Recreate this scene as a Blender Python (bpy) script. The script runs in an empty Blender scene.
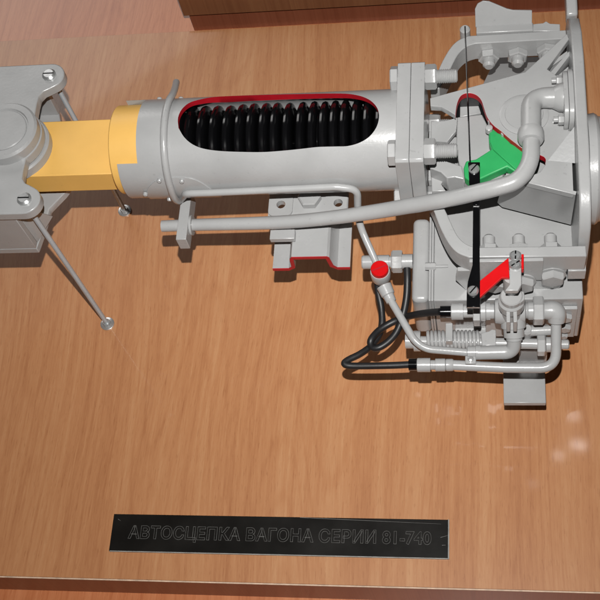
import bpy, bmesh, math, random
from mathutils import Vector, Matrix
random.seed(7)
U = 0.001                                   # every length below is in millimetres

# ------------------------------------------------------------------ camera, light, exposure
F = 1155.66                                 # focal length in pixels of a 600 px wide frame
AX = Vector((0.9864193, -0.01373764, -0.16367115))     # world axes seen from the camera (x right, y down, z forward)
AY = Vector((0.0624716, -0.8902203, 0.45122624))
AZ = AX.cross(AY)
if AZ.z > 0: AZ = -AZ
CAM = Vector((189.149, -521.466, 1013.832))
def cam2world(v): return Vector((AX.dot(v), AY.dot(v), AZ.dot(v)))
def at(px, py, z):                          # a measured point at height z above the board
    d = cam2world(Vector((px-300, py-300, F))); return CAM + d*((z-CAM.z)/d.z)
right, up, back = cam2world(Vector((1,0,0))), cam2world(Vector((0,-1,0))), cam2world(Vector((0,0,-1)))
scene = bpy.context.scene
col = scene.collection
cd = bpy.data.cameras.new('camera'); cam = bpy.data.objects.new('camera', cd); col.objects.link(cam)
M = Matrix.Identity(4)
for i in range(3):
    M[i][0], M[i][1], M[i][2], M[i][3] = right[i], up[i], back[i], CAM[i]*U
cam.matrix_world = M
cd.sensor_width = 36.0; cd.lens = 36.0*F/600.0; cd.clip_start = 0.01; cd.clip_end = 50
scene.camera = cam

world = bpy.data.worlds.new('World'); scene.world = world; world.use_nodes = True
bg = world.node_tree.nodes['Background']
bg.inputs[0].default_value = (1.0, 0.96, 0.92, 1); bg.inputs[1].default_value = 0.006

def area(name, loc, target, w, h, power, colr=(1,1,1)):
    l = bpy.data.lights.new(name, 'AREA'); l.shape = 'RECTANGLE'; l.size = w*U; l.size_y = h*U
    l.energy = power; l.color = colr
    o = bpy.data.objects.new(name, l); col.objects.link(o); o.location = Vector(loc)*U
    o.rotation_euler = (Vector(target)-Vector(loc)).to_track_quat('-Z', 'Y').to_euler()
    return o
FLASH = CAM + up*84 - right*8
fl_ = area('camera_flash', FLASH, (45, 50, 100), 9, 6, 4.1, (1.0, 0.985, 0.96))   # the small flash above the lens
fl_.data.spread = math.radians(100)
area('room_window', (-1720, 2480, 1980), (-300, 340, 0), 1500, 1400, 21.0, (1.0, 0.97, 0.95))   # daylight from the far side of the room

def glint_lamp(x0, x1, y0, y1, radiance, dist=2600):   # added unseen lamps overhead, aimed so the board mirrors a glint at that spot
    a_, b_, c_ = at((x0+x1)/2, (y0+y1)/2, 0), at(x1, (y0+y1)/2, 0), at((x0+x1)/2, y0, 0)
    def far(p):
        d_ = (p-CAM).normalized(); d_.z = -d_.z; return p+d_*dist
    ce = far(a_); w_, h_ = 2*(far(b_)-ce).length, 2*(far(c_)-ce).length
    o = area('glint_lamp', ce, a_, w_, h_, math.pi*radiance*2.6*w_*h_*1e-6); return o
glint_lamp(567, 579, 413, 419, 12)
glint_lamp(571, 586, 441, 449, 13); glint_lamp(554, 563, 452, 459, 10); glint_lamp(529, 537, 482, 486, 6)

vs = scene.view_settings
vs.view_transform = 'Standard'; vs.look = 'None'; vs.exposure = 0.10; vs.gamma = 1.0
scene.render.engine = 'CYCLES'
scene.cycles.max_bounces = 6
scene.cycles.sample_clamp_indirect = 2.5

# ------------------------------------------------------------------ materials
def mat(name):
    m = bpy.data.materials.new(name); m.use_nodes = True
    nt = m.node_tree; b = nt.nodes['Principled BSDF']
    return m, nt, b
def node(nt, typ, **kw):
    n = nt.nodes.new(typ)
    for k, v in kw.items(): setattr(n, k, v)
    return n
def paint(name, c, rough=0.38, var=0.05, bump=0.05, coat=0.0, metallic=0.0, scale=60, dist=0.0006, spec=0.5, specks=0.08):
    m, nt, b = mat(name); L = nt.links
    tc = node(nt, 'ShaderNodeTexCoord')
    geo = node(nt, 'ShaderNodeNewGeometry')
    n1 = node(nt, 'ShaderNodeTexNoise'); n1.inputs['Scale'].default_value = scale; n1.inputs['Detail'].default_value = 5
    n2 = node(nt, 'ShaderNodeTexNoise'); n2.inputs['Scale'].default_value = 420; n2.inputs['Detail'].default_value = 2
    L.new(geo.outputs['Position'], n1.inputs['Vector']); L.new(geo.outputs['Position'], n2.inputs['Vector'])
    r = node(nt, 'ShaderNodeMapRange'); r.inputs[1].default_value = 0.3; r.inputs[2].default_value = 0.7
    r.inputs[3].default_value = 1-var; r.inputs[4].default_value = 1+var
    L.new(n1.outputs[0], r.inputs[0])
    mx = node(nt, 'ShaderNodeMix', data_type='RGBA', blend_type='MULTIPLY'); mx.inputs[0].default_value = 1
    mx.inputs[6].default_value = (*c, 1)
    n3 = node(nt, 'ShaderNodeTexNoise'); n3.inputs['Scale'].default_value = 260; n3.inputs['Detail'].default_value = 3
    L.new(geo.outputs['Position'], n3.inputs['Vector'])
    sp = node(nt, 'ShaderNodeMapRange'); sp.inputs[1].default_value = 0.68; sp.inputs[2].default_value = 0.74      # sparse dust and chips
    sp.inputs[3].default_value = 1.0; sp.inputs[4].default_value = 1-specks; L.new(n3.outputs[0], sp.inputs[0])
    mm = node(nt, 'ShaderNodeMath', operation='MULTIPLY'); L.new(r.outputs[0], mm.inputs[0]); L.new(sp.outputs[0], mm.inputs[1])
    L.new(mm.outputs[0], mx.inputs[7]); L.new(mx.outputs[2], b.inputs['Base Color'])
    rr = node(nt, 'ShaderNodeMapRange'); rr.inputs[3].default_value = rough-0.07; rr.inputs[4].default_value = rough+0.08
    L.new(n1.outputs[0], rr.inputs[0]); L.new(rr.outputs[0], b.inputs['Roughness'])
    if bump:
        bp = node(nt, 'ShaderNodeBump'); bp.inputs['Strength'].default_value = bump; bp.inputs['Distance'].default_value = dist
        L.new(n2.outputs[0], bp.inputs['Height']); L.new(bp.outputs[0], b.inputs['Normal'])
    b.inputs['Coat Weight'].default_value = coat; b.inputs['Coat Roughness'].default_value = 0.12
    b.inputs['Metallic'].default_value = metallic; b.inputs['Specular IOR Level'].default_value = spec
    return m
GREY = paint('grey_enamel', (0.336, 0.338, 0.338), 0.25, 0.05, 0.12, scale=38, specks=0.12)
YELLOW = paint('yellow_enamel', (0.74, 0.435, 0.115), 0.42, 0.05, 0.10, spec=0.35, scale=26)
RED = paint('red_enamel', (0.52, 0.003, 0.005), 0.4, 0.05, 0.05, spec=0.25)
DRED = paint('dark_red_cut_edge', (0.36, 0.004, 0.012), 0.5, 0.12, 0.1)
GREEN = paint('green_enamel', (0.026, 0.31, 0.092), 0.4, 0.05, 0.05, spec=0.35)
BLACK = paint('black_gloss', (0.0035, 0.0035, 0.004), 0.12, 0.1, 0.03)
RUBBER = paint('black_rubber', (0.011, 0.011, 0.012), 0.45, 0.1, 0.08)
STEEL = paint('zinc_steel', (0.60, 0.61, 0.61), 0.28, 0.08, 0.05, metallic=0.75)

RODM = paint('bright_rod_steel', (0.40, 0.46, 0.50), 0.2, 0.05, 0.02, metallic=0.0, spec=1.0)

def laminate(name, pale, mid, dark, gloss, scale=1.0, streak=1.0, figure=0.10):
    """printed beech laminate: broad streaks, growth-ring arches and fine flecks, all along the grain (world Y)"""
    m, nt, b = mat(name); L = nt.links
    geo = node(nt, 'ShaderNodeNewGeometry')
    def warp(sx, sy, sz=1):
        mp = node(nt, 'ShaderNodeMapping'); mp.inputs['Scale'].default_value = (sx*scale, sy*scale, sz*scale)
        L.new(geo.outputs['Position'], mp.inputs['Vector']); return mp
    # slow sideways drift of the grain
    mpd = warp(3.0, 2.2); nd = node(nt, 'ShaderNodeTexNoise'); nd.inputs['Scale'].default_value = 1.0; nd.inputs['Detail'].default_value = 1.5
    L.new(mpd.outputs[0], nd.inputs['Vector'])
    sub = node(nt, 'ShaderNodeVectorMath', operation='SUBTRACT'); sub.inputs[1].default_value = (0.5,0.5,0.5)
    L.new(nd.outputs['Color'], sub.inputs[0])
    sc = node(nt, 'ShaderNodeVectorMath', operation='MULTIPLY'); sc.inputs[1].default_value = (0.05, 0, 0)
    L.new(sub.outputs[0], sc.inputs[0])
    add = node(nt, 'ShaderNodeVectorMath', operation='ADD'); L.new(geo.outputs['Position'], add.inputs[0]); L.new(sc.outputs[0], add.inputs[1])
    def noise(sx, sy, detail, rough=0.55):
        mp = node(nt, 'ShaderNodeMapping'); mp.inputs['Scale'].default_value = (sx*scale, sy*scale, 1)
        L.new(add.outputs[0], mp.inputs['Vector'])
        n = node(nt, 'ShaderNodeTexNoise'); n.inputs['Scale'].default_value = 1; n.inputs['Detail'].default_value = detail
        n.inputs['Roughness'].default_value = rough
        L.new(mp.outputs[0], n.inputs['Vector']); return n.outputs[0]
    broad = noise(30, 0.6, 3)
    streaks = noise(170, 1.5, 3)
    fine = noise(620, 24, 3, 0.7)
    fleck = noise(760, 75, 2, 0.6)
    dash = noise(520, 48, 3, 0.7)
    def mathn(op, a, bb):
        n = node(nt, 'ShaderNodeMath', operation=op)
        for i, v in enumerate((a, bb)):
            if isinstance(v, (int, float)): n.inputs[i].default_value = v
            else: L.new(v, n.inputs[i])
        return n.outputs[0]
    s = mathn('ADD', mathn('MULTIPLY', broad, 0.55), mathn('MULTIPLY', streaks, 0.45*streak))
    s = mathn('ADD', mathn('MULTIPLY', s, 0.74), mathn('ADD', mathn('MULTIPLY', fine, 0.26), mathn('MULTIPLY', dash, 0.22)))
    # growth-ring figure: contour lines of a slow, stretched field give straight lines and long arches
    fld = noise(9, 0.9, 1.0, 0.4)
    ring = mathn('SINE', mathn('MULTIPLY', fld, 150.0), 0)
    ring = mathn('POWER', mathn('MAXIMUM', ring, 0.0), 3.0)
    s = mathn('SUBTRACT', s, mathn('MULTIPLY', ring, mathn('MULTIPLY', broad, figure)))
    ramp = node(nt, 'ShaderNodeValToRGB')
    e = ramp.color_ramp.elements
    e[0].position = 0.45; e[0].color = (*dark, 1)
    e[1].position = 0.75; e[1].color = (*pale, 1)
    x = e.new(0.60); x.color = (*mid, 1)
    L.new(s, ramp.inputs[0])
    fr = node(nt, 'ShaderNodeMapRange'); fr.inputs[1].default_value = 0.60; fr.inputs[2].default_value = 0.67
    fr.inputs[3].default_value = 0.0; fr.inputs[4].default_value = 0.32
    L.new(fleck, fr.inputs[0])
    mx = node(nt, 'ShaderNodeMix', data_type='RGBA', blend_type='MULTIPLY'); L.new(fr.outputs[0], mx.inputs[0])
    L.new(ramp.outputs[0], mx.inputs[6]); mx.inputs[7].default_value = (0.62, 0.5, 0.42, 1)
    L.new(mx.outputs[2], b.inputs['Base Color'])
    b.inputs['Roughness'].default_value = gloss
    b.inputs['Specular IOR Level'].default_value = 0.5
    b.inputs['Coat Weight'].default_value = 0.24; b.inputs['Coat Roughness'].default_value = 0.055
    bp = node(nt, 'ShaderNodeBump'); bp.inputs['Strength'].default_value = 0.06; bp.inputs['Distance'].default_value = 0.0004
    L.new(fine, bp.inputs['Height']); L.new(bp.outputs[0], b.inputs['Normal'])
    return m
WOOD = laminate('beech_laminate', (0.53, 0.270, 0.128), (0.468, 0.213, 0.093), (0.385, 0.158, 0.065), 0.35)
EDGE = laminate('edge_banding', (0.27, 0.085, 0.042), (0.24, 0.072, 0.034), (0.20, 0.055, 0.025), 0.5)
FLOORM = laminate('red_floor_laminate', (0.58, 0.22, 0.095), (0.50, 0.17, 0.066), (0.40, 0.115, 0.042), 0.34, 1.2, 1.3)
STAND = laminate('brown_stand_laminate', (0.27, 0.115, 0.05), (0.23, 0.09, 0.04), (0.19, 0.07, 0.03), 0.4)

# ------------------------------------------------------------------ mesh helpers
def wloc(o):
    p = Vector((0,0,0))
    while o is not None: p += o.location; o = o.parent
    return p
def obj(name, bm, m, parent=None, bevel=0.0, seg=2, ang=35, smooth=True):
    bmesh.ops.recalc_face_normals(bm, faces=bm.faces[:])
    cs = [v.co for v in bm.verts]
    lo = Vector((min(c.x for c in cs), min(c.y for c in cs), min(c.z for c in cs)))
    hi = Vector((max(c.x for c in cs), max(c.y for c in cs), max(c.z for c in cs)))
    cen = (lo+hi)/2
    if parent is None: cen.z = lo.z
    for v in bm.verts: v.co = (v.co-cen)*U
    me = bpy.data.meshes.new(name); bm.to_mesh(me); bm.free()
    mats = m if isinstance(m, (list, tuple)) else [m]
    for q in mats: me.materials.append(q)
    if smooth:
        me.polygons.foreach_set('use_smooth', [True]*len(me.polygons))
        me.set_sharp_from_angle(angle=math.radians(ang))
    o = bpy.data.objects.new(name, me); col.objects.link(o)
    o.location = cen*U - (wloc(parent) if parent else Vector((0,0,0)))
    o.parent = parent
    if bevel:
        b = o.modifiers.new('bevel', 'BEVEL'); b.width = bevel*U; b.segments = seg
        b.limit_method = 'ANGLE'; b.angle_limit = math.radians(30); b.harden_normals = False
    return o
def thing(name, label, cat, loc, group=None):
    o = bpy.data.objects.new(name, None); col.objects.link(o); o.location = Vector(loc)*U
    o.empty_display_size = 0.02
    tag(o, label, cat, group); return o
def tag(o, label, cat, group=None):
    o['label'] = label; o['category'] = cat
    if group: o['group'] = group
    return o
def B(): return bmesh.new()
def bx(bm, x0, x1, y0, y1, z0, z1, mi=0):
    vs_ = [bm.verts.new((x, y, z)) for x in (x0, x1) for y in (y0, y1) for z in (z0, z1)]
    for f in ((0,1,3,2),(4,6,7,5),(0,4,5,1),(2,3,7,6),(0,2,6,4),(1,5,7,3)):
        bm.faces.new([vs_[i] for i in f]).material_index = mi
    return bm
def prism(bm, poly, axis, c0, c1):
    def P(a, b, c): return {'Z': (a, b, c), 'Y': (a, c, b), 'X': (c, a, b)}[axis]
    lo = [bm.verts.new(P(a, b, c0)) for a, b in poly]; hi = [bm.verts.new(P(a, b, c1)) for a, b in poly]
    bm.faces.new(lo); bm.faces.new(hi[::-1]); n = len(poly)
    for i in range(n): bm.faces.new((lo[i], hi[i], hi[(i+1)%n], lo[(i+1)%n]))
    return bm
def sheet(bm, pts, off):
    """a plate of the given 3D outline and thickness vector"""
    off = Vector(off)
    lo = [bm.verts.new(Vector(p)) for p in pts]; hi = [bm.verts.new(Vector(p)+off) for p in pts]
    bm.faces.new(lo); bm.faces.new(hi[::-1]); n = len(pts)
    for i in range(n): bm.faces.new((lo[i], hi[i], hi[(i+1)%n], lo[(i+1)%n]))
    return bm
def frame(t):
    t = t.normalized(); a = Vector((0,0,1)) if abs(t.z) < 0.9 else Vector((0,1,0))
    u = t.cross(a).normalized(); return u, t.cross(u).normalized()
def lathe(bm, origin, axis, prof, n=32, closed=False):
    """prof: (distance along axis, radius)"""
    origin = Vector(origin); axis = Vector(axis).normalized(); u, v = frame(axis)
    rings = []
    for t, r in prof:
        c = origin+axis*t
        if r < 1e-6: rings.append([bm.verts.new(c)]); continue
        rings.append([bm.verts.new(c+(u*math.cos(2*math.pi*k/n)+v*math.sin(2*math.pi*k/n))*r) for k in range(n)])
    pairs = list(zip(rings, rings[1:]))
    if closed: pairs.append((rings[-1], rings[0]))
    for a, b in pairs:
        for k in range(n):
            k2 = (k+1)%n
            if len(a) == 1: bm.faces.new((a[0], b[k], b[k2]))
            elif len(b) == 1: bm.faces.new((a[k], a[k2], b[0]))
            else: bm.faces.new((a[k], a[k2], b[k2], b[k]))
    if not closed:
        if len(rings[0]) > 1: bm.faces.new(rings[0][::-1])
        if len(rings[-1]) > 1: bm.faces.new(rings[-1])
    return bm
def cyl(bm, a, b, r, n=24):
    a, b = Vector(a), Vector(b); return lathe(bm, a, b-a, [(0, r), ((b-a).length, r)], n)
def fillet(pts, rad, seg=7):
    pts = [Vector(p) for p in pts]
    if not isinstance(rad, (list, tuple)): rad = [rad]*len(pts)
    out = [pts[0]]
    for i in range(1, len(pts)-1):
        p0, p, p1 = pts[i-1], pts[i], pts[i+1]
        d0, d1 = (p0-p), (p1-p); r = min(rad[i], d0.length*0.49, d1.length*0.49)
        a, b = p+d0.normalized()*r, p+d1.normalized()*r
        for k in range(seg+1):
            t = k/seg; out.append(a*(1-t)**2+p*2*t*(1-t)+b*t*t)
    out.append(pts[-1]); return out
def spline(pts, seg=8):
    pts = [Vector(p) for p in pts]; P = [pts[0]*2-pts[1]]+pts+[pts[-1]*2-pts[-2]]; out = []
    for i in range(1, len(P)-2):
        a, b, c, d = P[i-1:i+3]
        for k in range(seg):
            t = k/seg
            out.append(0.5*((2*b)+(c-a)*t+(2*a-5*b+4*c-d)*t*t+(3*b-a-3*c+d)*t**3))
    out.append(pts[-1]); return out
def tube(bm, pts, r, n=18):
    pts = [Vector(p) for p in pts]; m = len(pts)
    rs = r if isinstance(r, (list, tuple)) else [r, r]
    cum = [0.0]
    for a, b in zip(pts, pts[1:]): cum.append(cum[-1]+(b-a).length)
    def rad(s):
        x = s/cum[-1]*(len(rs)-1); i = min(int(x), len(rs)-2); return rs[i]+(rs[i+1]-rs[i])*(x-i)
    u = None; rings = []
    for i in range(m):
        t = (pts[min(i+1, m-1)]-pts[max(i-1, 0)]).normalized()
        if u is None: u, _ = frame(t)
        u = (u-t*u.dot(t)).normalized(); v = t.cross(u); R_ = rad(cum[i])
        rings.append([bm.verts.new(pts[i]+(u*math.cos(2*math.pi*k/n)+v*math.sin(2*math.pi*k/n))*R_) for k in range(n)])
    for a, b in zip(rings, rings[1:]):
        for k in range(n): bm.faces.new((a[k], a[(k+1)%n], b[(k+1)%n], b[k]))
    bm.faces.new(rings[0][::-1]); bm.faces.new(rings[-1]); return bm
def hexa(bm, c, axis, r, h, rot=0.0):
    """hexagon nut or bolt head with rounded corners, base centre c"""
    c = Vector(c); axis = Vector(axis).normalized(); u, v = frame(axis)
    def ring(t, rr): return [bm.verts.new(c+axis*t+(u*math.cos(math.pi*k/3+rot)+v*math.sin(math.pi*k/3+rot))*rr) for k in range(6)]
    R = [ring(0, r*0.93), ring(h*0.1, r), ring(h*0.86, r), ring(h, r*0.88)]
    for a, b in zip(R, R[1:]):
        for k in range(6): bm.faces.new((a[k], a[(k+1)%6], b[(k+1)%6], b[k]))
    bm.faces.new(R[0][::-1]); bm.faces.new(R[-1]); return bm
def thread(bm, c, axis, r, length, pitch=1.7, n=24):
    prof = [(0, r*0.92)]; t = 0
    while t+pitch < length-1:
        prof += [(t+pitch*0.5, r), (t+pitch, r*0.88)]; t += pitch
    prof += [(length-1.2, r*0.95), (length, r*0.72)]
    return lathe(bm, c, axis, prof, n)
def arc(cx, cy, r, a0, a1, n=10):
    return [(cx+r*math.cos(math.radians(a0+(a1-a0)*k/n)), cy+r*math.sin(math.radians(a0+(a1-a0)*k/n))) for k in range(n+1)]
def rrect(x0, x1, y0, y1, r, n=5):
    return arc(x1-r, y1-r, r, 0, 90, n)+arc(x0+r, y1-r, r, 90, 180, n)+arc(x0+r, y0+r, r, 180, 270, n)+arc(x1-r, y0+r, r, 270, 360, n)
def carve(o, cutters):
    """cut holes; cut faces take the cutter's material slot index"""
    for c in cutters:
        md = o.modifiers.new('cut', 'BOOLEAN'); md.operation = 'DIFFERENCE'; md.solver = 'EXACT'; md.object = c
    bpy.context.view_layer.update()
    dg = bpy.context.evaluated_depsgraph_get()
    me = bpy.data.meshes.new_from_object(o.evaluated_get(dg), preserve_all_data_layers=True, depsgraph=dg)
    o.modifiers.clear(); old = o.data; name = old.name; o.data = me; bpy.data.meshes.remove(old); me.name = name
    for c in cutters:
        cm = c.data; bpy.data.objects.remove(c); bpy.data.meshes.remove(cm)
    me.polygons.foreach_set('use_smooth', [True]*len(me.polygons)); me.set_sharp_from_angle(angle=math.radians(35))
def mi(bm, k):
    for f in bm.faces: f.material_index = k
    return bm
V = Vector
Y0, Z0 = 43.5, 208.0                        # the coupler's long axis

# ------------------------------------------------------------------ floor, board, neighbouring stand
fl = obj('floor', bx(B(), -2500, 2500, -2500, 2500, -60, -50), FLOORM); fl['kind'] = 'structure'

BY0, BY1 = -284.2, 353.5
board = thing('display_board', 'pale beech laminate board lying on the reddish floor under the grey coupler', 'board', (-40, 35, -50))
obj('board_top', bx(B(), -620, 470, BY0+1.2, BY1-1.2, -1.2, 0), WOOD, board)
obj('board_core', bx(B(), -618, 468, BY0, BY1, -50, -1.3), EDGE, board)
TRIM = paint('worn_pale_edge', (0.62, 0.45, 0.33), 0.5, 0.2, 0.1, scale=150)
obj('edge_trim', bx(B(), -619, 469, BY0-0.3, BY0+1.1, -1.6, -0.1), TRIM, board, bevel=0.4)

stand = thing('neighbouring_stand', 'brown wooden slab on a recessed reddish base behind the board', 'stand', (150, 480, -50))
obj('slab', bx(B(), -166.5, 700, 388, 640, -14, 45), STAND, stand, bevel=0.4)
obj('base', bx(B(), -163, 690, 396, 630, -50, -14.02), EDGE, stand, bevel=0.5)

# ------------------------------------------------------------------ name plate
PLATE = paint('black_name_plate', (0.0075, 0.0065, 0.0055), 0.30, 0.25, 0.02, scale=30, spec=0.35)
ENGR = paint('engraved_line', (0.13, 0.127, 0.12), 0.5, 0.25, 0, scale=200)
plate = obj('name_plate', bx(B(), -161.8, 148.8, -258, -223, 0.1, 2.0), PLATE, None, bevel=0.35)
tag(plate, 'long black name plate with engraved outline lettering near the front edge of the board', 'name plate')
PALEDGE = paint('plate_bare_edge', (0.30, 0.29, 0.27), 0.45, 0.2, 0.05, scale=120)
eb = B()
bx(eb, -161.2, 148.2, -258.5, -257.6, 0.2, 2.2); bx(eb, 148.1, 149.2, -258.4, -222.8, 0.2, 2.2)
obj('bare_edge', eb, PALEDGE, plate, bevel=0.2)
tc = bpy.data.curves.new('lettering', 'FONT'); tc.body = 'АВТОСЦЕПКА ВАГОНА СЕРИИ 81-740'
tc.size = 0.0205; tc.align_x = 'CENTER'; tc.align_y = 'CENTER'; tc.fill_mode = 'NONE'; tc.bevel_depth = 0.00026; tc.bevel_resolution = 0
tc.offset = 0.0005; tc.space_character = 1.04; tc.resolution_u = 4
to = bpy.data.objects.new('lettering_curve', tc); col.objects.link(to)
bpy.context.view_layer.update()
dg = bpy.context.evaluated_depsgraph_get()
tm = bpy.data.meshes.new_from_object(to.evaluated_get(dg)); bpy.data.objects.remove(to)
xs = [v.co.x for v in tm.vertices]; ys = [v.co.y for v in tm.vertices]
tx0, tx1 = at(128, 535, 2).x, at(431.5, 538, 2).x
sx = (tx1-tx0)*U/(max(xs)-min(xs)); mxx = (max(xs)+min(xs))/2; myy = (max(ys)+min(ys))/2
sy = 15.2*U/(max(ys)-min(ys))
for v in tm.vertices: v.co.x = (v.co.x-mxx)*sx; v.co.y = (v.co.y-myy)*sy
tm.materials.append(ENGR)
lo = bpy.data.objects.new('lettering', tm); col.objects.link(lo); lo.parent = plate
lo.location = V(((tx0+tx1)/2, -241.0, 2.05))*U - wloc(plate)

for (x0, y0, x1, y1) in ((440.5,537.5,447.5,535.5),(442,545.3,446,545),(300,517.5,441,524),(118,519,121,521)):
    a, b = at(x0, y0, 2.05), at(x1, y1, 2.05); n_ = (b-a).cross(V((0,0,1))).normalized()*0.22
    obj('scratch', sheet(B(), [a-n_, a+n_, b+n_*0.3, b-n_*0.3], (0,0,0.05)), ENGR, plate, smooth=False)

# ------------------------------------------------------------------ support rods
def support_rod(y, label):
    t = thing('support_rod', label, 'rod', (-197, y, 0), 'steel rods holding up the mounting bracket')
    obj('rod', cyl(B(), (-197, y, 3), (-197, y, 232), 2.4, 20), RODM, t)
    obj('washer', lathe(B(), (-197, y, 0.1), (0,0,1), [(0, 7.2), (1.4, 7.2), (1.6, 6.8)], 24), STEEL, t)
    obj('nut', hexa(B(), (-197, y, 1.8), (0,0,1), 4.4, 3.2, 0.3), STEEL, t)
    return t
support_rod(-24.6, 'steel rod standing on the board in front of the yellow shank')
support_rod(110.0, 'steel rod rising from the board, half hidden behind the yellow shank')

# ------------------------------------------------------------------ the coupler
cp = thing('train_coupler', 'grey sectioned railway coupler model with yellow shank, green lever and cut open tube', 'coupler', (40, 43, 0))

# mounting bracket (yoke) at the left
YC = 42.5; BT = 235.0
far_ear, near_ear = YC+65, YC-65
right_side = (arc(-197, near_ear, 13.5, -90, 62, 10) + [(-195, near_ear+14.5), (-200, near_ear+17), (-203.5, near_ear+22), (-204, near_ear+30)]
              + arc(-224, YC, 30.5, -48, 48, 12) + [(-204, far_ear-30), (-203.5, far_ear-22), (-200, far_ear-17), (-195, far_ear-14.5)]
              + arc(-197, far_ear, 13.5, -62, 90, 10))
outline = right_side + [(-400, far_ear+13.5), (-400, near_ear-13.5)]
mb = obj('mounting_bracket', prism(B(), outline, 'Z', BT-10, BT), GREY, cp, bevel=1.0)
low = [(-400, near_ear-11), (-208, near_ear-11), (-205, near_ear+8), (-203, near_ear+30)] + arc(-222, YC, 36, -40, 40, 10) + [(-203, far_ear-30), (-207, far_ear-8), (-212, far_ear+9), (-400, far_ear+9)]
obj('bottom_plate', prism(B(), low, 'Z', 164, 172), GREY, mb, bevel=0.8)
obj('side_wall', bx(B(), -400, -208, near_ear-11, near_ear-5, 172.1, BT-10.1), GREY, mb, bevel=0.6)
obj('side_wall', bx(B(), -400, -211, far_ear+4, far_ear+10, 172.1, BT-10.1), GREY, mb, bevel=0.6)
obj('gusset', sheet(B(), [(-207.8, near_ear-5.2, 224), (-207.8, near_ear-5.2, 172.2), (-198, near_ear+22, 172.2), (-202, near_ear+10, 200)], (-4, 1.5, 0)), GREY, mb, bevel=0.4)
obj('boss', lathe(B(), (-224, YC, BT), (0,0,1), [(0, 29.5), (9, 29.5), (11, 27.6), (11, 22.4), (9.2, 21.6), (9.2, 0)], 64), GREY, mb)
obj('pivot_pin', lathe(B(), (-224, YC, BT+9), (0,0,1), [(0, 20.6), (1.2, 20.6), (2.0, 19.8), (2.0, 0)], 64), GREY, mb)
obj('lug', lathe(B(), (-224, YC, 214), (0,0,1), [(0, 33), (9, 33), (10.5, 31.5), (10.5, 0)], 64), GREY, mb)
for y in (near_ear, far_ear):
    bm = B(); lathe(bm, (-197, y, BT), (0,0,1), [(0, 6.2), (2.0, 6.2), (3.6, 4.4), (3.6, 0)], 24)
    sc_ = obj('screw_head', bm, STEEL, mb)
    bm = B(); bx(bm, -202, -192, y-0.55, y+0.55, BT+3.55, BT+3.8)
    obj('slot', bm, BLACK, sc_)

# yellow shank and collar
shank = obj('shank', bx(B(), -232, -126, 14.5, 72.5, 189, 214.5), YELLOW, cp, bevel=0.7)
obj('collar', lathe(B(), (-129, Y0, Z0), (1,0,0), [(0, 37.6), (1.0, 38.5), (26, 38.6), (26, 0)], 72), YELLOW, cp)

# tube with a window cut into it
TX0, TX1, TR = -121, 115, 42.5
bm = lathe(B(), (TX0, Y0, Z0), (1,0,0), [(0, TR-5), (0, TR), (TX1-TX0, TR), (TX1-TX0, TR-5)], 160, closed=True)
tubeo = obj('tube', bm, [GREY, DRED], cp)
def on_tube(px, py, R=TR):                   # where a sight line meets the tube's skin
    d = cam2world(Vector((px-300, py-300, F))); o = CAM
    a = d.y**2+d.z**2; b = 2*((o.y-Y0)*d.y+(o.z-Z0)*d.z); c = (o.y-Y0)**2+(o.z-Z0)**2-R*R
    t = (-b-math.sqrt(max(b*b-4*a*c, 0)))/(2*a); return o+d*t
win = [(178.5,128),(178,118),(182,109),(190,102.5),(200,99.5),(220,96.5),(250,95.3),(300,94),(340,93.5),(356,95),(368,99),(376,106),(379,115),(377,126),(370,136),(360,142.5),(348,146),(336,146.5),(318,147),(300,149),(285,150.5),(265,152),(245,152),(220,151),(203,148.5),(192,144),(184,137)]
wpts = [on_tube(*p) for p in win]
wp = [V((p.x, p.y, 0)) for p in wpts]
sm = spline(wp+[wp[0]], 5)[:-1]
cut1 = obj('cutter', mi(prism(B(), [(p.x, p.y) for p in sm], 'Z', 214, 270), 1), [GREY, DRED], None, smooth=False)
bm = B()                                    # notch at the left end, 50 degrees to each side of the top
prism(bm, [(TX0-5, Y0-33), (-103, Y0-33), (-103, Y0+31), (TX0-5, Y0+31)], 'Z', 212, 270)
cut2 = obj('cutter', bm, [GREY, DRED], None, smooth=False)
carve(tubeo, [cut1, cut2])

# stack of black rings inside the tube
def ring_at(x, w, ro, ri):
    h = w/2
    prof = [(-h, 8), (-h, ri), (-h*0.9, ri+(ro-ri)*0.5), (-h*0.7, ri+(ro-ri)*0.76), (-h*0.38, ro-0.6), (0, ro), (h*0.38, ro-0.6), (h*0.7, ri+(ro-ri)*0.76), (h*0.9, ri+(ro-ri)*0.5), (h, ri), (h, 8)]
    return lathe(B(), (x, Y0, Z0), (1,0,0), prof, 64, closed=True)
xs_l = [at(px, 125, 244).x for px in (174, 186, 199, 211.5, 224, 236.5, 248.5, 260.5, 272.5, 285, 297.5, 309.5)]
xs_r = [at(px, 125, 244).x for px in (321.5, 331, 341.5, 353, 365, 377)]
ring_me = None
for k, x in enumerate(xs_l+xs_r):
    if ring_me is None:
        o = obj('spring_ring', ring_at(x, 9.2, 35.4, 23.0), BLACK, tubeo); ring_me = o
    else:
        o = ring_me.copy(); col.objects.link(o); o.parent = tubeo
        o.location = V((x+random.uniform(-0.7, 0.7), Y0+random.uniform(-0.5, 0.5), Z0+random.uniform(-0.8, 0.3)))*U - wloc(tubeo)
xa, xb = xs_l[-1]+5.3, xs_r[0]-5.3
obj('spacer', lathe(B(), (xa, Y0, Z0), (1,0,0), [(0, 8), (0, 25.5), (1, 26.5), (xb-xa-1, 26.5), (xb-xa, 25.5), (xb-xa, 8)], 64, closed=True), BLACK, tubeo)
obj('core_rod', cyl(B(), (-100, Y0, Z0), (112, Y0, Z0), 8, 24), BLACK, tubeo)

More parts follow.
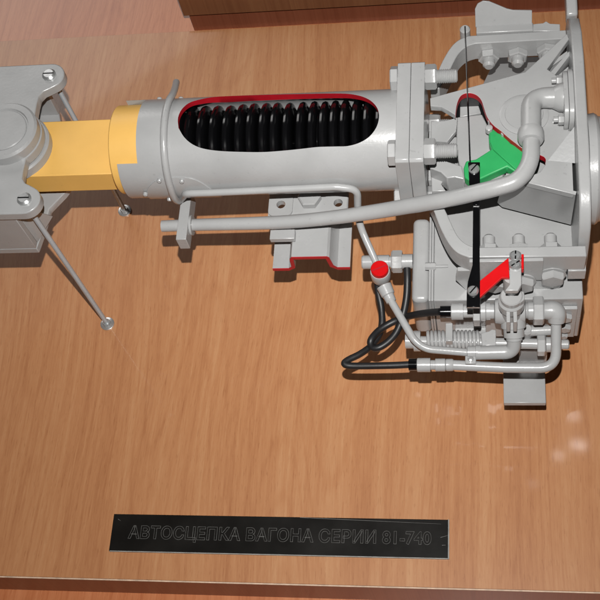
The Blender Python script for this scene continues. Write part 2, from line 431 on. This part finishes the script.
# curved patch with small rivets on the tube's lower left
def skin(x, a, r): return V((x, Y0-r*math.sin(a), Z0+r*math.cos(a)))
def patch(x0, x1, a0, a1, n=28, m=14):
    bm = B(); cx, ca = (x0+x1)/2, math.radians(a1)
    top = []; bot = []
    for i in range(n+1):
        x = x0+(x1-x0)*i/n; q = abs((x-cx)/((x1-x0)/2))
        lim = math.radians(a0)+(ca-math.radians(a0))*(1-math.sqrt(max(0, 1-q**3)))
        top.append([bm.verts.new(skin(x, lim+(ca-lim)*j/m, TR+1.1)) for j in range(m+1)])
        bot.append([bm.verts.new(skin(x, lim+(ca-lim)*j/m, TR-0.5)) for j in range(m+1)])
    for i in range(n):
        for j in range(m):
            bm.faces.new((top[i][j], top[i+1][j], top[i+1][j+1], top[i][j+1])); bm.faces.new((bot[i][j], bot[i][j+1], bot[i+1][j+1], bot[i+1][j]))
        bm.faces.new((top[i][0], bot[i][0], bot[i+1][0], top[i+1][0])); bm.faces.new((top[i][m], top[i+1][m], bot[i+1][m], bot[i][m]))
    for j in range(m):
        bm.faces.new((top[0][j], top[0][j+1], bot[0][j+1], bot[0][j])); bm.faces.new((top[n][j], bot[n][j], bot[n][j+1], top[n][j+1]))
    bmesh.ops.remove_doubles(bm, verts=bm.verts[:], dist=0.001)
    return bm
pt = obj('curved_patch', patch(-106, -40, 70, 125), GREY, tubeo)
for px, py in ((145.5,193.5),(159.5,180),(206,190.5),(182,180.5)):
    p = on_tube(px, py, TR+1); nrm = V((0, p.y-Y0, p.z-Z0)).normalized()
    obj('rivet', lathe(B(), p-nrm*0.3, nrm, [(0, 2.0), (2.2, 2.0), (2.9, 1.3), (2.9, 0)], 14), GREY, tubeo)
for x, a in ((-87, 119), (-96, -70), (-77, -72)):
    p = skin(x, math.radians(a), TR); nrm = V((0, p.y-Y0, p.z-Z0)).normalized()
    obj('rivet', lathe(B(), p-nrm*0.3, nrm, [(0, 2.2), (3.2, 2.2), (3.9, 1.4), (3.9, 0)], 14), GREY, tubeo)

# thin air pipe: comes round the tube, runs along it, bends down through the red tap to the valves
PR = 46.0
pts = []
for k in range(0, 23):
    a = math.radians(-38 + (150+38)*k/22); p = skin(-78 - 3.0*max(0, (k-14))/8, a, PR); pts.append(p)
tip = pts[0] + (pts[0]-pts[1]).normalized()*2
tg = (pts[0]-pts[1]).normalized(); head = [pts[0]+tg*t_+V((-4.5*(t_/36)**1.5,0,0)) for t_ in (37, 30, 22, 14, 7)]
lead = [on_tube(186, 193.5, 46.2), on_tube(210, 192.8, 46.2), on_tube(336, 186.8, 46.2), on_tube(357.5, 189.2, 46.6), at(358, 222, 162), at(376, 262, 146), at(381, 277, 142)]
wrap = head+pts[:-2]
run = fillet([wrap[-1]]+lead, [0, 5, 3, 3, 13, 16, 10, 3])
obj('air_pipe', tube(B(), wrap+run[1:], 3.1, 16), GREY, cp)
tap = obj('tap', lathe(B(), at(381.5, 279, 130), (0,0,1), [(0, 7), (4, 8.4), (13, 8.8), (15, 8.2), (15, 0)], 32), GREY, cp)
tc_ = at(381.5, 279, 130)
cap = obj('tap_cap', lathe(B(), tc_+V((0,0,15.1)), (0,0,1), [(0, 7.6), (4.2, 7.6), (5, 6.9), (5, 0)], 36), RED, tap)
bm = B(); bx(bm, -7.2, 7.2, -0.55, 0.55, 0, 0.25)
bmesh.ops.rotate(bm, verts=bm.verts[:], cent=(0,0,0), matrix=Matrix.Rotation(math.radians(24), 3, 'Z'))
bmesh.ops.translate(bm, verts=bm.verts[:], vec=tc_+V((0,0,20.1)))
obj('slot', bm, DRED, cap)
a, b = at(384, 286, 138), at(391.5, 302, 134)
obj('tap_neck', lathe(B(), a, b-a, [(0, 6.6), ((b-a).length*0.55, 6.0), ((b-a).length*0.6, 4.9), ((b-a).length, 4.4)], 24), GREY, tap)
lower_run = fillet([at(390, 299, 136), at(414.5, 341, 128), at(426, 349, 124), at(468, 352.5, 124)], [0, 10, 12, 0])
obj('air_pipe', tube(B(), lower_run, 3.3, 16), GREY, cp)

# ---- flanges with four bolts
FY0, FY1, FZ0, FZ1 = Y0-51, Y0+48, Z0-46, Z0+43.5
def flange_poly(): return [(FY0+2, FZ1), (FY1-2, FZ1), (FY1, FZ1-2), (FY1, FZ0+14), (FY1-14, FZ0), (FY0+14, FZ0), (FY0, FZ0+14), (FY0, FZ1-2)]
f1 = obj('flange', prism(B(), flange_poly(), 'X', 115.1, 126), GREY, cp, bevel=0.5)
f2 = obj('flange', prism(B(), flange_poly(), 'X', 126.3, 137.5), GREY, cp, bevel=0.5)
for sy_ in (-1, 1):
    for sz_ in (-1, 1):
        c = V((0, Y0-0.5+37*sy_, Z0+(36 if sz_ > 0 else -33)))
        hb = obj('bolt', hexa(B(), c+V((115.1,0,0)), (-1,0,0), 10.5, 6.5, 0.66), GREY, f1)
        obj('nut', hexa(B(), c+V((137.5,0,0)), (1,0,0), 10.5, 9.5, 0.585), GREY, f1)
        obj('threaded_end', thread(B(), c+V((146.5,0,0)), (1,0,0), 6.0, 17.5), GREY, f1)

# ---- coupler head: face plate, cut open top plate, interior
def at_plane(px, py, p0, nrm):
    d = cam2world(Vector((px-300, py-300, F))); nrm = Vector(nrm); return CAM + d*((Vector(p0)-CAM).dot(nrm)/d.dot(nrm))
HT = 224.0
def pxy(lst, z): return [(p.x, p.y) for p in (at(a, b, z) for a, b in lst)]
head = obj('head_housing', bx(B(), 140, 254, 30, 90, 150.2, 158), GREY, cp, bevel=1)
cut_edge = [(545,165),(544,157),(525,150),(515,143),(508,137.5),(500,130.5),(493,125),(487,117),(483.5,107),(481,100),(476,95),(468.5,93),(462,95),(458.5,100),(456.5,107),(455.5,115)]
cut_edge = [(p.x, p.y) for p in spline([V((*q_, 0)) for q_ in cut_edge], 4)]
outer = [(449,111),(441,106.5),(430.5,106),(430,98),(480,84.5),(525,72),(567,33.5),(569,39),(547,69),(557,76),(568.5,66)]
near = [(573.5,194),(533,184),(505,177),(506,173),(530,176),(540,172)]
poly = pxy(cut_edge, HT)+pxy(outer, HT)+pxy(near, HT)
bm = B(); prism(bm, poly, 'Z', HT-6.5, HT); bm.faces.ensure_lookup_table()
for k in range(len(cut_edge)-1): bm.faces[2+k].material_index = 1
top = obj('top_plate', bm, [GREY, DRED], head, bevel=0.5)
w0, w1 = at(514, 179.6, HT-0.4), at(575.5, 194.9, HT-0.4)
wn = (w1-w0).cross(V((w1.x, -15.5, 160))-w1).normalized()
def onw(x, z): return V((x, w0.y-(wn.x*(x-w0.x)+wn.z*(z-w0.z))/wn.y, z))
wi = wn if wn.y > 0 else -wn
obj('near_wall', sheet(B(), [w0, w1, onw(w1.x, 161), onw(199, 161), onw(195, 168), onw(197, 190)], wi*3.0), GREY, head)
obj('far_wall', sheet(B(), [(196, 85.5, HT-6.6), (219, 92, HT-6.6), (255, 122, HT-6.6), (255, 122, 180), (219, 92, 180), (196, 85.5, 180)], (1, -4, 0)), GREY, head, bevel=0.5)
obj('floor_plate', prism(B(), [(138, 62), (157, 57), (160, 55), (188, 55), (192, 84), (219, 90), (255, 118), (255, -8), (205, 9), (175, 12), (138, 12)], 'Z', 184.2, 193), GREY, head, bevel=0.5)
obj('recess_shade_panel', bx(B(), 157, 190, 79.5, 82, 168, 217.2), RUBBER, head, bevel=0.4)  # black panel added behind the arch to stand in for its dark shade
# shapes seen inside the opening
obj('inner_hub', prism(B(), pxy([(457,117),(482,114),(487,124),(492,150),(505,168),(500,187),(476,190),(463,181),(456,150)], 207), 'Z', 193.2, 207), GREY, head, bevel=1)
obj('stop_block', prism(B(), pxy([(460,106.5),(478.5,105),(481,113),(460,117)], 202), 'Z', 193.2, 202), GREY, head, bevel=0.6)
bm = B()
sheet(bm, [at(431,121,200), at(445,121,213), at(457.5,117,213), at(456,131,208), at(447,142,203), at(431,141,197)], (0,0,-5))
obj('sloped_rib', bm, GREY, head, bevel=0.6)
obj('neck_web', prism(B(), pxy([(430,155),(440,159),(462,166),(464,179),(455,177),(447,178),(441,172),(430,168)], 213), 'Z', 193.2, 213), GREY, head, bevel=0.8)
obj('neck_foot', prism(B(), pxy([(431,172),(446,176),(441,184),(446,191),(432,191)], 199), 'Z', 193.2, 199), GREY, head, bevel=0.6)
obj('pocket_floor', prism(B(), [(225, 82), (255, 82), (255, 124)], 'Z', 200, 206), GREY, head, bevel=0.4)
obj('pocket_rib', sheet(B(), [at(547,76,222), at(570,50,222), at(570,55,222), at(553,77,222)], (0,0,-12)), GREY, head, bevel=0.4)
c = at(524, 115, HT)
obj('raised_pad', lathe(B(), c, (0,0,1), [(0, 20), (0.9, 20), (1.4, 19.2), (1.4, 15.6), (2.2, 15.2), (2.2, 0)], 48), GREY, top)
GLIT = paint('rough_casting_paint', (0.332, 0.335, 0.336), 0.26, 0.04, 0.07, dist=0.0014, scale=25)
bm = B(); a_ = at(548,160.5,HT+0.1); yC = a_.y-3.4; yD = 31.0
A_, C_, D_, E_ = [bm.verts.new(p) for p in (a_, V((256, yC, HT+0.1)), V((256, yD, HT+0.1+(0.09*(256-a_.x)+0.30*(yD-a_.y))/0.83)), V((256, yD, HT+0.1)))]
for f in ((A_,C_,D_),(A_,D_,E_),(A_,E_,C_),(C_,E_,D_)): bm.faces.new(f)
obj('face_rib', bm, GLIT, head, smooth=False)
for px, py, r, h, z in ((491,119.5,2.6,9,214), (489,127,3.0,6,217), (503,132.5,1.8,4,219)):
    p = at(px, py, z+h); obj('pin', lathe(B(), V((p.x, p.y, z)), (0,0,1), [(0, r), (h-0.8, r), (h, r*0.6), (h, 0)], 14), GREY, head)

contour = [(-60.3,207), (-57,226), (-47,238), (-30,246), (-5,250), (90,250), (118,246), (143,233), (158,216), (163,202), (160,150), (130,112), (-30,112), (-60,150)]
face = obj('face_plate', prism(B(), contour, 'X', 256.2, 265.3), GREY, cp, bevel=1.4, seg=3)
obj('guide_horn', prism(B(), [(164,213),(171,216),(240,218),(240,196),(166,198)], 'X', 256.5, 266), GREY, face, bevel=2, seg=3)
obj('coupling_cone', lathe(B(), (265.4, 8, Z0), (1,0,0), [(0, 44), (6, 45), (8, 44), (9, 42.6), (42, 33), (60, 20), (64, 0)], 72), GREY, face)
obj('guide_plug', lathe(B(), (265.4, 86, Z0), (1,0,0), [(0, 6), (3, 6), (3.6, 5), (3.6, 0)], 28), RUBBER, face)

# ---- straps on both sides of the head, with their bolts
inner = [(147, -14), (153, -26), (160.5, -45), (165, -53), (171, -58.5), (178, -61), (262.5, -61.5)]
outerp = [(262.5, -71), (172, -70), (163, -65.5), (156, -57), (149, -42), (143, -24), (139, -14)]
strap_poly = spline([V((*p,0)) for p in inner[:6]], 4) + [V((*inner[6],0))] + [V((*outerp[0],0))] + spline([V((*p,0)) for p in outerp[1:]], 4)
sn = obj('strap', prism(B(), [(p.x, p.y) for p in strap_poly], 'Z', 184, 206), GREY, cp, bevel=0.8)
sf = obj('strap', prism(B(), [(min(p.x, 256), 83-p.y) for p in strap_poly], 'Z', 184, 206), GREY, cp, bevel=0.8)
for x, z in ((189.5, 189), (214.5, 189.5), (240, 193)):
    n_ = obj('nut', hexa(B(), (x, 144.3, z), (0,-1,0), 9.2, 6.5, random.random()), GREY, sf)
    obj('bolt_end', lathe(B(), (x, 137.9, z), (0,-1,0), [(0, 5.4), (5, 5.4), (7.2, 3.4), (7.2, 0)], 20), GREY, sf)
for x in (187.5, 211, 236):
    obj('nut', hexa(B(), (x, -61, 196), (0,1,0), 8.6, 5.5, random.random()), GREY, sn)
    obj('bolt_end', lathe(B(), (x, -55.6, 197), (0,1,0), [(0, 5.0), (8, 5.0), (10, 3.2), (10, 0)], 20), GREY, sn)
obj('packing_plate', bx(B(), 172, 229.5, -73.6, -70.6, 172, 204.5), GREY, sn, bevel=0.5)
obj('end_block', bx(B(), 249.5, 263.5, -72, -61.8, 170, 183.8), GREY, sn, bevel=0.5)
flap = obj('front_flap', prism(B(), [(162,183.8), (249,183.8), (246,156), (232,112), (184,112), (160,168)], 'Y', -70, -66.3), GREY, cp, bevel=0.5)
for x, z, r in ((237.5, 176, 9.8), (214, 172.5, 9.6), (192, 172, 8)):
    obj('washer', lathe(B(), (x, -70.1 if x > 230 else -73.7, z), (0,-1,0), [(0, r*1.12), (1.2, r*1.12), (1.2, 0)], 28), GREY, flap)
    obj('bolt', hexa(B(), (x, -71.3 if x > 230 else -74.9, z), (0,-1,0), r, 6.5, 0.5), GREY, flap)

# upper side: folded guard, ledge, cable lug and cable
g0, gn = V((178, 161, 206)), V((0, 26, -14)).normalized()
gp = [at_plane(a, b, g0, gn) for a, b in ((475.5,27.5),(475,9),(477.5,4),(483,1),(489,1.5),(507,9),(513,10.3),(532,10.6),(532,25.5))]
guard = obj('folded_guard', sheet(B(), gp, gn*2.0), GREY, cp, bevel=0.4)
obj('guard_foot', bx(B(), 179, 228, 154.2, 163, 202, 207.5), GREY, guard, bevel=0.8)
obj('ledge', prism(B(), pxy([(533,24),(543,23),(546,21),(550,23.5),(560,24),(560,31),(533,31)], 206), 'Z', 196, 206), GREY, sf, bevel=0.5)
p = at(465, 30, 206)
lug = obj('cable_lug', lathe(B(), V((p.x, p.y, 188)), (0,0,1), [(0, 4.6), (19, 4.6), (20.5, 3.4), (20.5, 0)], 20), GREY, sf)
obj('cable', tube(B(), [at(465, 26.5, 209.5), at(467.5, 95, 226), at(470, 160, 222), at(471.2, 178, 220)], 0.62, 8), BLACK, cp)
obj('far_shelf', sheet(B(), [at_plane(a, b, (215, 110, 162), V((0, .5, 1))) for a, b in ((482,86),(494,61),(500,57.5),(560,56),(575,90),(540,110))], (0, 0, -5)), GREY, cp, bevel=0.6)

# ---- green lever, black link, red arm
lev = [(488.5,128.5),(492,128),(502,133),(512,143),(524,149),(524,170),(518.5,173.5),(507,166.5),(481,178.5),(470,181),(464.5,177),(463.5,168),(466,161),(476,159),(491.5,149),(489,142)]
green = obj('green_lever', prism(B(), pxy(lev, 217), 'Z', 207.2, 217), GREEN, cp, bevel=1.0)
obj('lever_boss', prism(B(), pxy([(489.5,129.5),(502,134.5),(511,143.5),(523,150),(523,168),(518,171.5),(493,149),(490,142)], 219.2), 'Z', 217.05, 219.2), GREEN, green, bevel=0.6)
lkz = lambda py: 221.5 - max(0, (py-205)/102)*15
lk = [(468,162),(480,162),(480,187),(479.5,200),(479.7,260),(480,307),(466.5,307),(466.8,290),(468,281),(472.5,265),(473,200),(469.5,190)]
link = obj('link_bar', prism(B(), pxy([(468,162),(480,162),(480,187),(479.5,205),(473,205),(473,200),(469.5,190)], 221.5), 'Z', 217.9, 221.5), BLACK, cp, bevel=0.4)
low_pts = [at(a, b, lkz(b)) for a, b in [(479.5,205),(479.7,260),(480,307),(466.5,307),(466.8,290),(468,281),(472.5,265),(473,205)]]
obj('link_tail', sheet(B(), low_pts, (0, 0.4, -3.4)), BLACK, link, bevel=0.3)
for px, py in ((474, 169), (473, 291)):
    c = at(px, py, lkz(py)+0.5); s_ = obj('screw', lathe(B(), V((c.x, c.y, lkz(py)-0.2)), (0,0,1), [(0, 4.5), (1.4, 4.5), (2.8, 3.4), (3.0, 0)], 20), STEEL, link)
    bm = B(); bx(bm, -3.6, 3.6, -0.5, 0.5, 0, 0.3); bmesh.ops.rotate(bm, verts=bm.verts[:], cent=(0,0,0), matrix=Matrix.Rotation(0.9, 3, 'Z')); bmesh.ops.translate(bm, verts=bm.verts[:], vec=V((c.x, c.y, lkz(py)+2.6)))
    obj('slot', bm, BLACK, link)
arm = [(480,280.5),(508.5,257.5),(509.5,277.5),(502,277.5),(480,297)]
obj('red_arm', prism(B(), pxy(arm, 211), 'Z', 207.5, 211), RED, cp, bevel=0.4)
obj('red_tab', prism(B(), pxy([(521.5,254),(523.8,254),(523.8,269),(521.5,269)], 214), 'Z', 208, 214), RED, cp, bevel=0.3)

# ---- junction box under the head
box = obj('junction_box', bx(B(), 141.2, 263, -79.5, 60, 78, 150), GREY, cp, bevel=1.0)
lbm = prism(B(), rrect(122.5, 137.0, -77, 4, 5), 'Z', 82, 146)
obj('box_end', lbm, GREY, box, bevel=4, seg=4)
obj('box_flange', bx(B(), 137.1, 139.0, -80.5, 8, 78, 152), GREY, box, bevel=0.4)
obj('box_flange', bx(B(), 139.2, 141.1, -80.5, 8, 78, 152), GREY, box, bevel=0.4)
for y in (-48,):
    obj('box_screw', hexa(B(), (134, y, 152.5), (1,0,0), 3.4, 9, 0.2), GREY, box)
    obj('box_screw', cyl(B(), (143, y, 152.0), (153, y, 152.0), 1.3, 10), GREY, box)
obj('side_pad', bx(B(), 240, 259, -83, -79.6, 84, 138), GREY, box, bevel=0.6)
for z in (126, 106, 92):
    obj('pad_bolt', hexa(B(), (250, -83.1, z), (0,-1,0), 5.5 if z > 100 else 3.5, 4.5, 0.5), GREY, box)
obj('support_foot', bx(B(), 170, 225, -40, 10, 0.2, 77.8), GREY, box, bevel=1)
# cable gland on the left of the box
obj('gland', lathe(B(), (122.4, -36, 140), (-1,0,0), [(0, 6.4), (9, 6.4), (9.2, 5), (20, 5), (20.2, 6.0), (43, 6.0), (44, 5.2), (44, 0)], 28), GREY, box)
obj('gland_nut', hexa(B(), (113.5, -36, 140), (-1,0,0), 9.8, 9.5, 0.4625), GREY, box)

# ---- large air pipe: elbow at the face plate, over the head and along the tube
EZ = 236
ef = obj('elbow_flange', prism(B(), rrect(34, 83, 219, 248, 12, 6), 'X', 248.2, 251.9), GREY, cp, bevel=0.5)
obj('flange_gasket', prism(B(), rrect(33, 84, 218, 249, 12, 6), 'X', 252.1, 256.1), GREY, ef, bevel=0.5)
for y, z in ((79, 233), (38, 236), (44, 224)):
    obj('flange_nut', hexa(B(), (248.1, y, z), (-1,0,0), 4.4, 4.5, 0.4), GREY, ef)
    obj('flange_bolt', cyl(B(), (243.5, y, z), (240, y, z), 2.4, 12), GREY, ef)
c0 = V((248, 59.5, 236)); c1 = at(531, 101, 238); c2 = at(531, 133, 240)
obj('elbow', tube(B(), fillet([c0, V((c1.x, 59.0, 238)), c2], [0, 17, 0], 14), [9.2, 8.1, 8.1, 8.1], 28), GREY, ef)
obj('elbow_bell', lathe(B(), c0+V((0.2,0,0)), (-1,0,0), [(0, 12), (3, 11.6), (8, 8.8), (9, 8.4)], 28), GREY, ef)
a, b = at(530.8, 129.5, 240), at(530.8, 142, 240)
d = b-a; l = d.length
obj('coupling_ring', lathe(B(), a, d, [(0, 8), (0.8, 9.8), (l*0.3, 10.5), (l*0.75, 10.5), (l*0.95, 9.4), (l, 7.5)], 32), GREY, ef)
pp = [at(531,138,240), at(531,162,239), at(519,181,238), at(494,188.5,234), at(450,198.7,222), at(415,205,206), at(380,211,190), at(335,217.5,177), at(295,221.5,170), at(262,223.2,167), at(190,225,165), at(162,226.2,165)]
big = obj('main_air_pipe', tube(B(), fillet(pp, [0,14,14,14,30,25,25,25,25,20,10,0], 8), [6.9,6.9,6.8,6.7,6.6,6.5,6.4,6.2,6.0,5.9,5.8,5.6,5.4,5.2], 28), GREY, cp)
br = obj('pipe_hanger', bx(B(), -81, -71.8, -28.5, 20, 157, 173.5), GREY, cp, bevel=0.5)
obj('hanger_washer', lathe(B(), (-71.6, -9.3, 165), (1,0,0), [(0, 9), (2, 9), (2, 6)], 28), GREY, br)

# ---- hanging bracket with a red cut edge under the tube
def hat(z_off, y0, y1):
    prof_top = [(-2,132),(12.5,132),(15.5,135),(16,149),(18,152),(49,152),(51,150),(53,136),(56,132),(67,132)]
    prof = prof_top+[(x, z-3.4) if abs(z-132) < 1 or abs(z-152) < 1 else (x+(3.2 if x > 30 else -3.2)*(-1 if z > 0 else 1), z-1.6) for x, z in prof_top[::-1]]
    return prism(B(), prof, 'Y', y0, y1)
hb_ = obj('hat_bracket', hat(0, -36, 22), GREY, cp)
obj('red_cut_edge', hat(0, -36.8, -36.05), DRED, hb_)
mp_ = obj('mounting_strip', bx(B(), -5, 66, 1, 30, 152.2, 156.5), GREY, hb_, bevel=0.6)
cuts = []
for x in (6.5, 57.5): cuts.append(obj('cutter', cyl(B(), (x, 13.5, 140), (x, 13.5, 175), 4.0, 24), GREY, None, smooth=False))
pads = obj('pad_plate', prism(B(), rrect(-4.5, 17, 2, 24, 5), 'Z', 156.6, 158.8), GREY, hb_)
pads2 = obj('pad_plate', prism(B(), rrect(46, 65.5, 2, 24, 5), 'Z', 156.6, 158.8), GREY, hb_)
for o_ in (mp_, pads, pads2):
    cc = [obj('cutter', cyl(B(), (x, 13.5, 140), (x, 13.5, 175), 4.0, 24), GREY, None, smooth=False) for x in (6.5, 57.5)]
    if o_ is not mp_: o_.modifiers.clear()
    carve(o_, cc)
for c in cuts:
    cm = c.data; bpy.data.objects.remove(c); bpy.data.meshes.remove(cm)
obj('nut', hexa(B(), (32, 19, 156.6), (0,0,1), 10.5, 7, 0.0), GREY, hb_)
obj('pipe_clip', bx(B(), -1, 21, -22, -12.5, 153.5, 159.5), GREY, hb_, bevel=0.6)

# ---- valve group in front of the box
VY, VZ = -90.0, 150.0
def X(px): return at(px, 312, VZ).x
vb = obj('valve_body', lathe(B(), (X(489), VY, VZ), (1,0,0), [(0, 6.2), (4, 6.2), (5, 10), (12, 11.5), (22, 11.5), (29, 10), (30, 6.4), (37, 6.0), (37, 0)], 36), GREY, cp)
obj('union_nut', hexa(B(), (X(473), VY, VZ), (1,0,0), 12.4, 6.4, 0.585), GREY, vb)
obj('union_ring', lathe(B(), (X(480.3), VY, VZ), (1,0,0), [(0, 8.4), (4, 8.4), (5, 7.4), (8, 7.4)], 28), GREY, vb)
obj('hose_fitting', lathe(B(), (X(451), VY, VZ), (1,0,0), [(0, 6.2), (0.6, 6.9), (10, 6.9), (10.3, 5.2), (19, 5.2)], 28), GREY, vb)
obj('union_nut', hexa(B(), (X(533), VY, VZ), (1,0,0), 12.0, 8.8, 0.585), GREY, vb)
obj('union_ring', lathe(B(), (X(526), VY, VZ), (1,0,0), [(0, 6), (2, 7.6), (6, 7.6)], 28), GREY, vb)
# stem and handle on top of the valve
c = at(511.5, 296, 186)
obj('valve_stem', lathe(B(), V((c.x, c.y, 152)), (0,0,1), [(0, 8), (16, 8), (18, 10.4), (27, 10.4), (29, 8.8), (34, 8.8), (35, 8), (35, 0)], 36), GREY, vb)
obj('stem_lug', prism(B(), pxy([(512,291),(524,291),(525,299),(520,303),(512,303)], 186), 'Z', 176, 186), GREY, vb, bevel=0.8)
for dx in (-4.2, 1.2):
    obj('stem_fork', bx(B(), c.x+dx, c.x+dx+3.0, c.y-19, c.y-8, 160, 178), GREY, vb, bevel=0.4)
hd = obj('valve_handle', prism(B(), pxy([(509.6,251),(521.2,251),(521.5,284),(518,290),(505,290),(509.6,284)], 213), 'Z', 207, 212), GREY, cp, bevel=0.6)
for px, py in ((515.5, 255.5), (515.5, 264)):
    q = at(px, py, 214); sw_ = obj('screw', lathe(B(), V((q.x, q.y, 212.1)), (0,0,1), [(0, 4.7), (1.6, 4.7), (3.2, 3.2), (3.4, 0)], 20), STEEL, hd)
    bm = B(); bx(bm, -3.8, 3.8, -0.55, 0.55, 0, 0.35); bmesh.ops.rotate(bm, verts=bm.verts[:], cent=(0,0,0), matrix=Matrix.Rotation(0.5+py, 3, 'Z')); bmesh.ops.translate(bm, verts=bm.verts[:], vec=V((q.x, q.y, 215.1)))
    obj('slot', bm, BLACK, sw_)
obj('handle_post', lathe(B(), V((c.x, c.y+6, 182)), (0,0,1), [(0, 6.5), (20, 6.5), (25, 6)], 24), GREY, hd)
# outlet of the valve: elbow to the thin pipe
obj('valve_outlet', lathe(B(), (c.x+1.5, VY-4, VZ-2), V((1.0, -16, -13)), [(0, 10.2), (9, 10.2), (9.3, 8.4), (17, 8.4), (17.3, 6.6), (20, 6.6)], 28), GREY, vb)
e0, e1, e2 = V((c.x+2.2, VY-16, VZ-11)), at(514, 352, 125), at(478, 352.8, 124.5)
obj('outlet_elbow', tube(B(), fillet([e0, e1, e2], [0, 11, 0], 12), 5.9, 24), GREY, vb)
obj('pipe_nut', lathe(B(), at(467, 352.4, 124), V((1,0,0)), [(0, 4.4), (0.5, 5.6), (7, 5.6), (7.3, 6.4), (11, 6.4), (11.3, 5.8), (16, 5.8)], 24), GREY, vb)
# right elbow and the return pipe to the lower hose
r0, r1, r2, r3 = V((X(543), VY, VZ)), V((X(557.5), VY, VZ)), at(556, 362, 122), at(540, 367.8, 120)
obj('return_elbow', tube(B(), fillet([r0, V((X(556.8), VY, VZ)), at(556.5, 322, 143)], [0, 11, 0], 12), [6.8, 8.0, 8.0, 6.8], 26), GREY, vb)
obj('neck_ring', lathe(B(), r0-V((1,0,0)), (1,0,0), [(0, 5), (3, 5)], 24), GREY, vb)
low = fillet([at(556.2, 318, 144), at(556, 368, 119), at(505, 367.6, 119), at(437, 364.3, 119)], [0, 14, 5, 0], 12)
rp = obj('return_pipe', tube(B(), low, 4.3, 22), GREY, cp)
q = at(437, 364.3, 119)
obj('pipe_fitting', lathe(B(), at(453.5, 364.9, 119), (-1,0,0), [(0, 4.6), (1, 5.2), (6, 5.2), (6.3, 4.4), (7, 5.5), (15, 5.5), (15.3, 4.2), (19, 4.2), (19.3, 6.0), (30, 6.0), (30.5, 5.4), (30.5, 0)], 26), GREY, rp)
q2 = at(470, 358, 124)
obj('pipe_clamp', bx(B(), q2.x-4, q2.x+5, q2.y-6, q2.y+1.5, 116, 126), GREY, rp, bevel=0.8)
obj('clamp_screw', lathe(B(), V((q2.x+0.5, q2.y-2, 126)), (0,0,1), [(0, 2.6), (1.6, 2.6), (2.2, 1.6), (2.2, 0)], 14), STEEL, rp)

# coil spring on its rod, anchor blocks, tie rod
sa, sb = at(416, 341, 112), at(481, 341, 112)
hp = []
turns = 14
for k in range(turns*14+1):
    t = k/(turns*14); an = 2*math.pi*turns*t
    hp.append(sa+(sb-sa)*(0.18+0.82*t)+V((0, math.cos(an)*8.0, math.sin(an)*8.0)))
spr = obj('coil_spring', tube(B(), hp, 1.5, 8), GREY, cp)
obj('spring_rod', cyl(B(), sa-V((8,0,0)), at(545, 344, 112), 4.6, 20), GREY, spr)
obj('spring_seat', lathe(B(), sa-V((9,0,0)), (1,0,0), [(0, 6.5), (7, 6.5), (7.2, 9.0), (13, 9.0), (13, 0)], 28), GREY, spr)
obj('spring_plate', bx(B(), at(446,320,118).x, at(453,320,118).x, at(446,345,118).y, at(446,327,118).y, 104, 126), GREY, spr, bevel=0.6)
obj('anchor_block', prism(B(), pxy([(481,333),(489,331),(492,329),(496,330),(496,345),(482,346)], 126), 'Z', 104, 126), GREY, cp, bevel=0.6)
obj('tie_rod_nut', hexa(B(), at(537, 344.5, 112), (1,0,0), 9.8, 7, 0.585), GREY, spr)
obj('tie_rod_end', lathe(B(), at(546, 344.5, 112), (1,0,0), [(0, 6.6), (5, 6.6), (5.3, 4.2), (18, 4.2), (19, 3.2), (19, 0)], 22), GREY, spr)
obj('small_arm', tube(B(), [at(527, 331, 120), at(551, 330, 120)], [4.6, 3.6, 4.4], 18), GREY, cp)
arm_p = at(527, 331, 120)
obj('small_arm_knob', lathe(B(), arm_p+V((0,0,-5)), (0,0,1), [(0, 5), (8, 5), (10, 3.5), (10, 0)], 20), GREY, cp)
obj('box_under_bracket', prism(B(), pxy([(455,322),(486,322),(486,345),(455,345)], 96), 'Z', 88, 96), GREY, cp, bevel=0.6)
# flat step plate low in front of the box
obj('step_plate', bx(B(), 198.3, 234.5, -134, -79.8, 52, 58), GREY, cp, bevel=0.5)
obj('step_web', bx(B(), 212, 236, -98, -79.8, 58.1, 90), GREY, cp, bevel=0.6)

# ---- rubber hoses
hs1 = [at(440,311.8,VZ), at(428,312.8,143), at(414,315,130), at(401,318.7,119), at(390,323.5,116), at(379,330.5,116), at(371,340,118), at(372,347,114), at(379,347.5,112), at(389,341,114), at(397,331,118), at(403,315,124), at(406.5,297,130), at(407.3,280,136), at(407,268,139)]
h1 = obj('upper_hose', tube(B(), spline(hs1), 3.1, 16), RUBBER, cp)
obj('hose_sleeve', lathe(B(), (X(440), VY, VZ), (1,0,0), [(0, 4.0), (0.3, 5.0), (10.2, 5.0)], 24), BLACK, h1)
lz = 119
hs2 = [at(409,364.6,lz), at(395,365.3,118), at(375,365.8,117), at(356,366,116), at(347,365.3,116), at(344.5,363,116), at(349,359.5,115), at(360,354,113), at(371,346,110), at(379,335,108), at(382,322,110), at(381,306,114), at(378,292,120), at(377,282,126)]
h2 = obj('lower_hose', tube(B(), spline(hs2), 3.0, 16), RUBBER, cp)
q = at(408.5, 364.6, lz)
obj('hose_sleeve', lathe(B(), q, (1,0,0), [(0, 4.0), (0.3, 5.2), (10, 5.2)], 24), BLACK, h2)
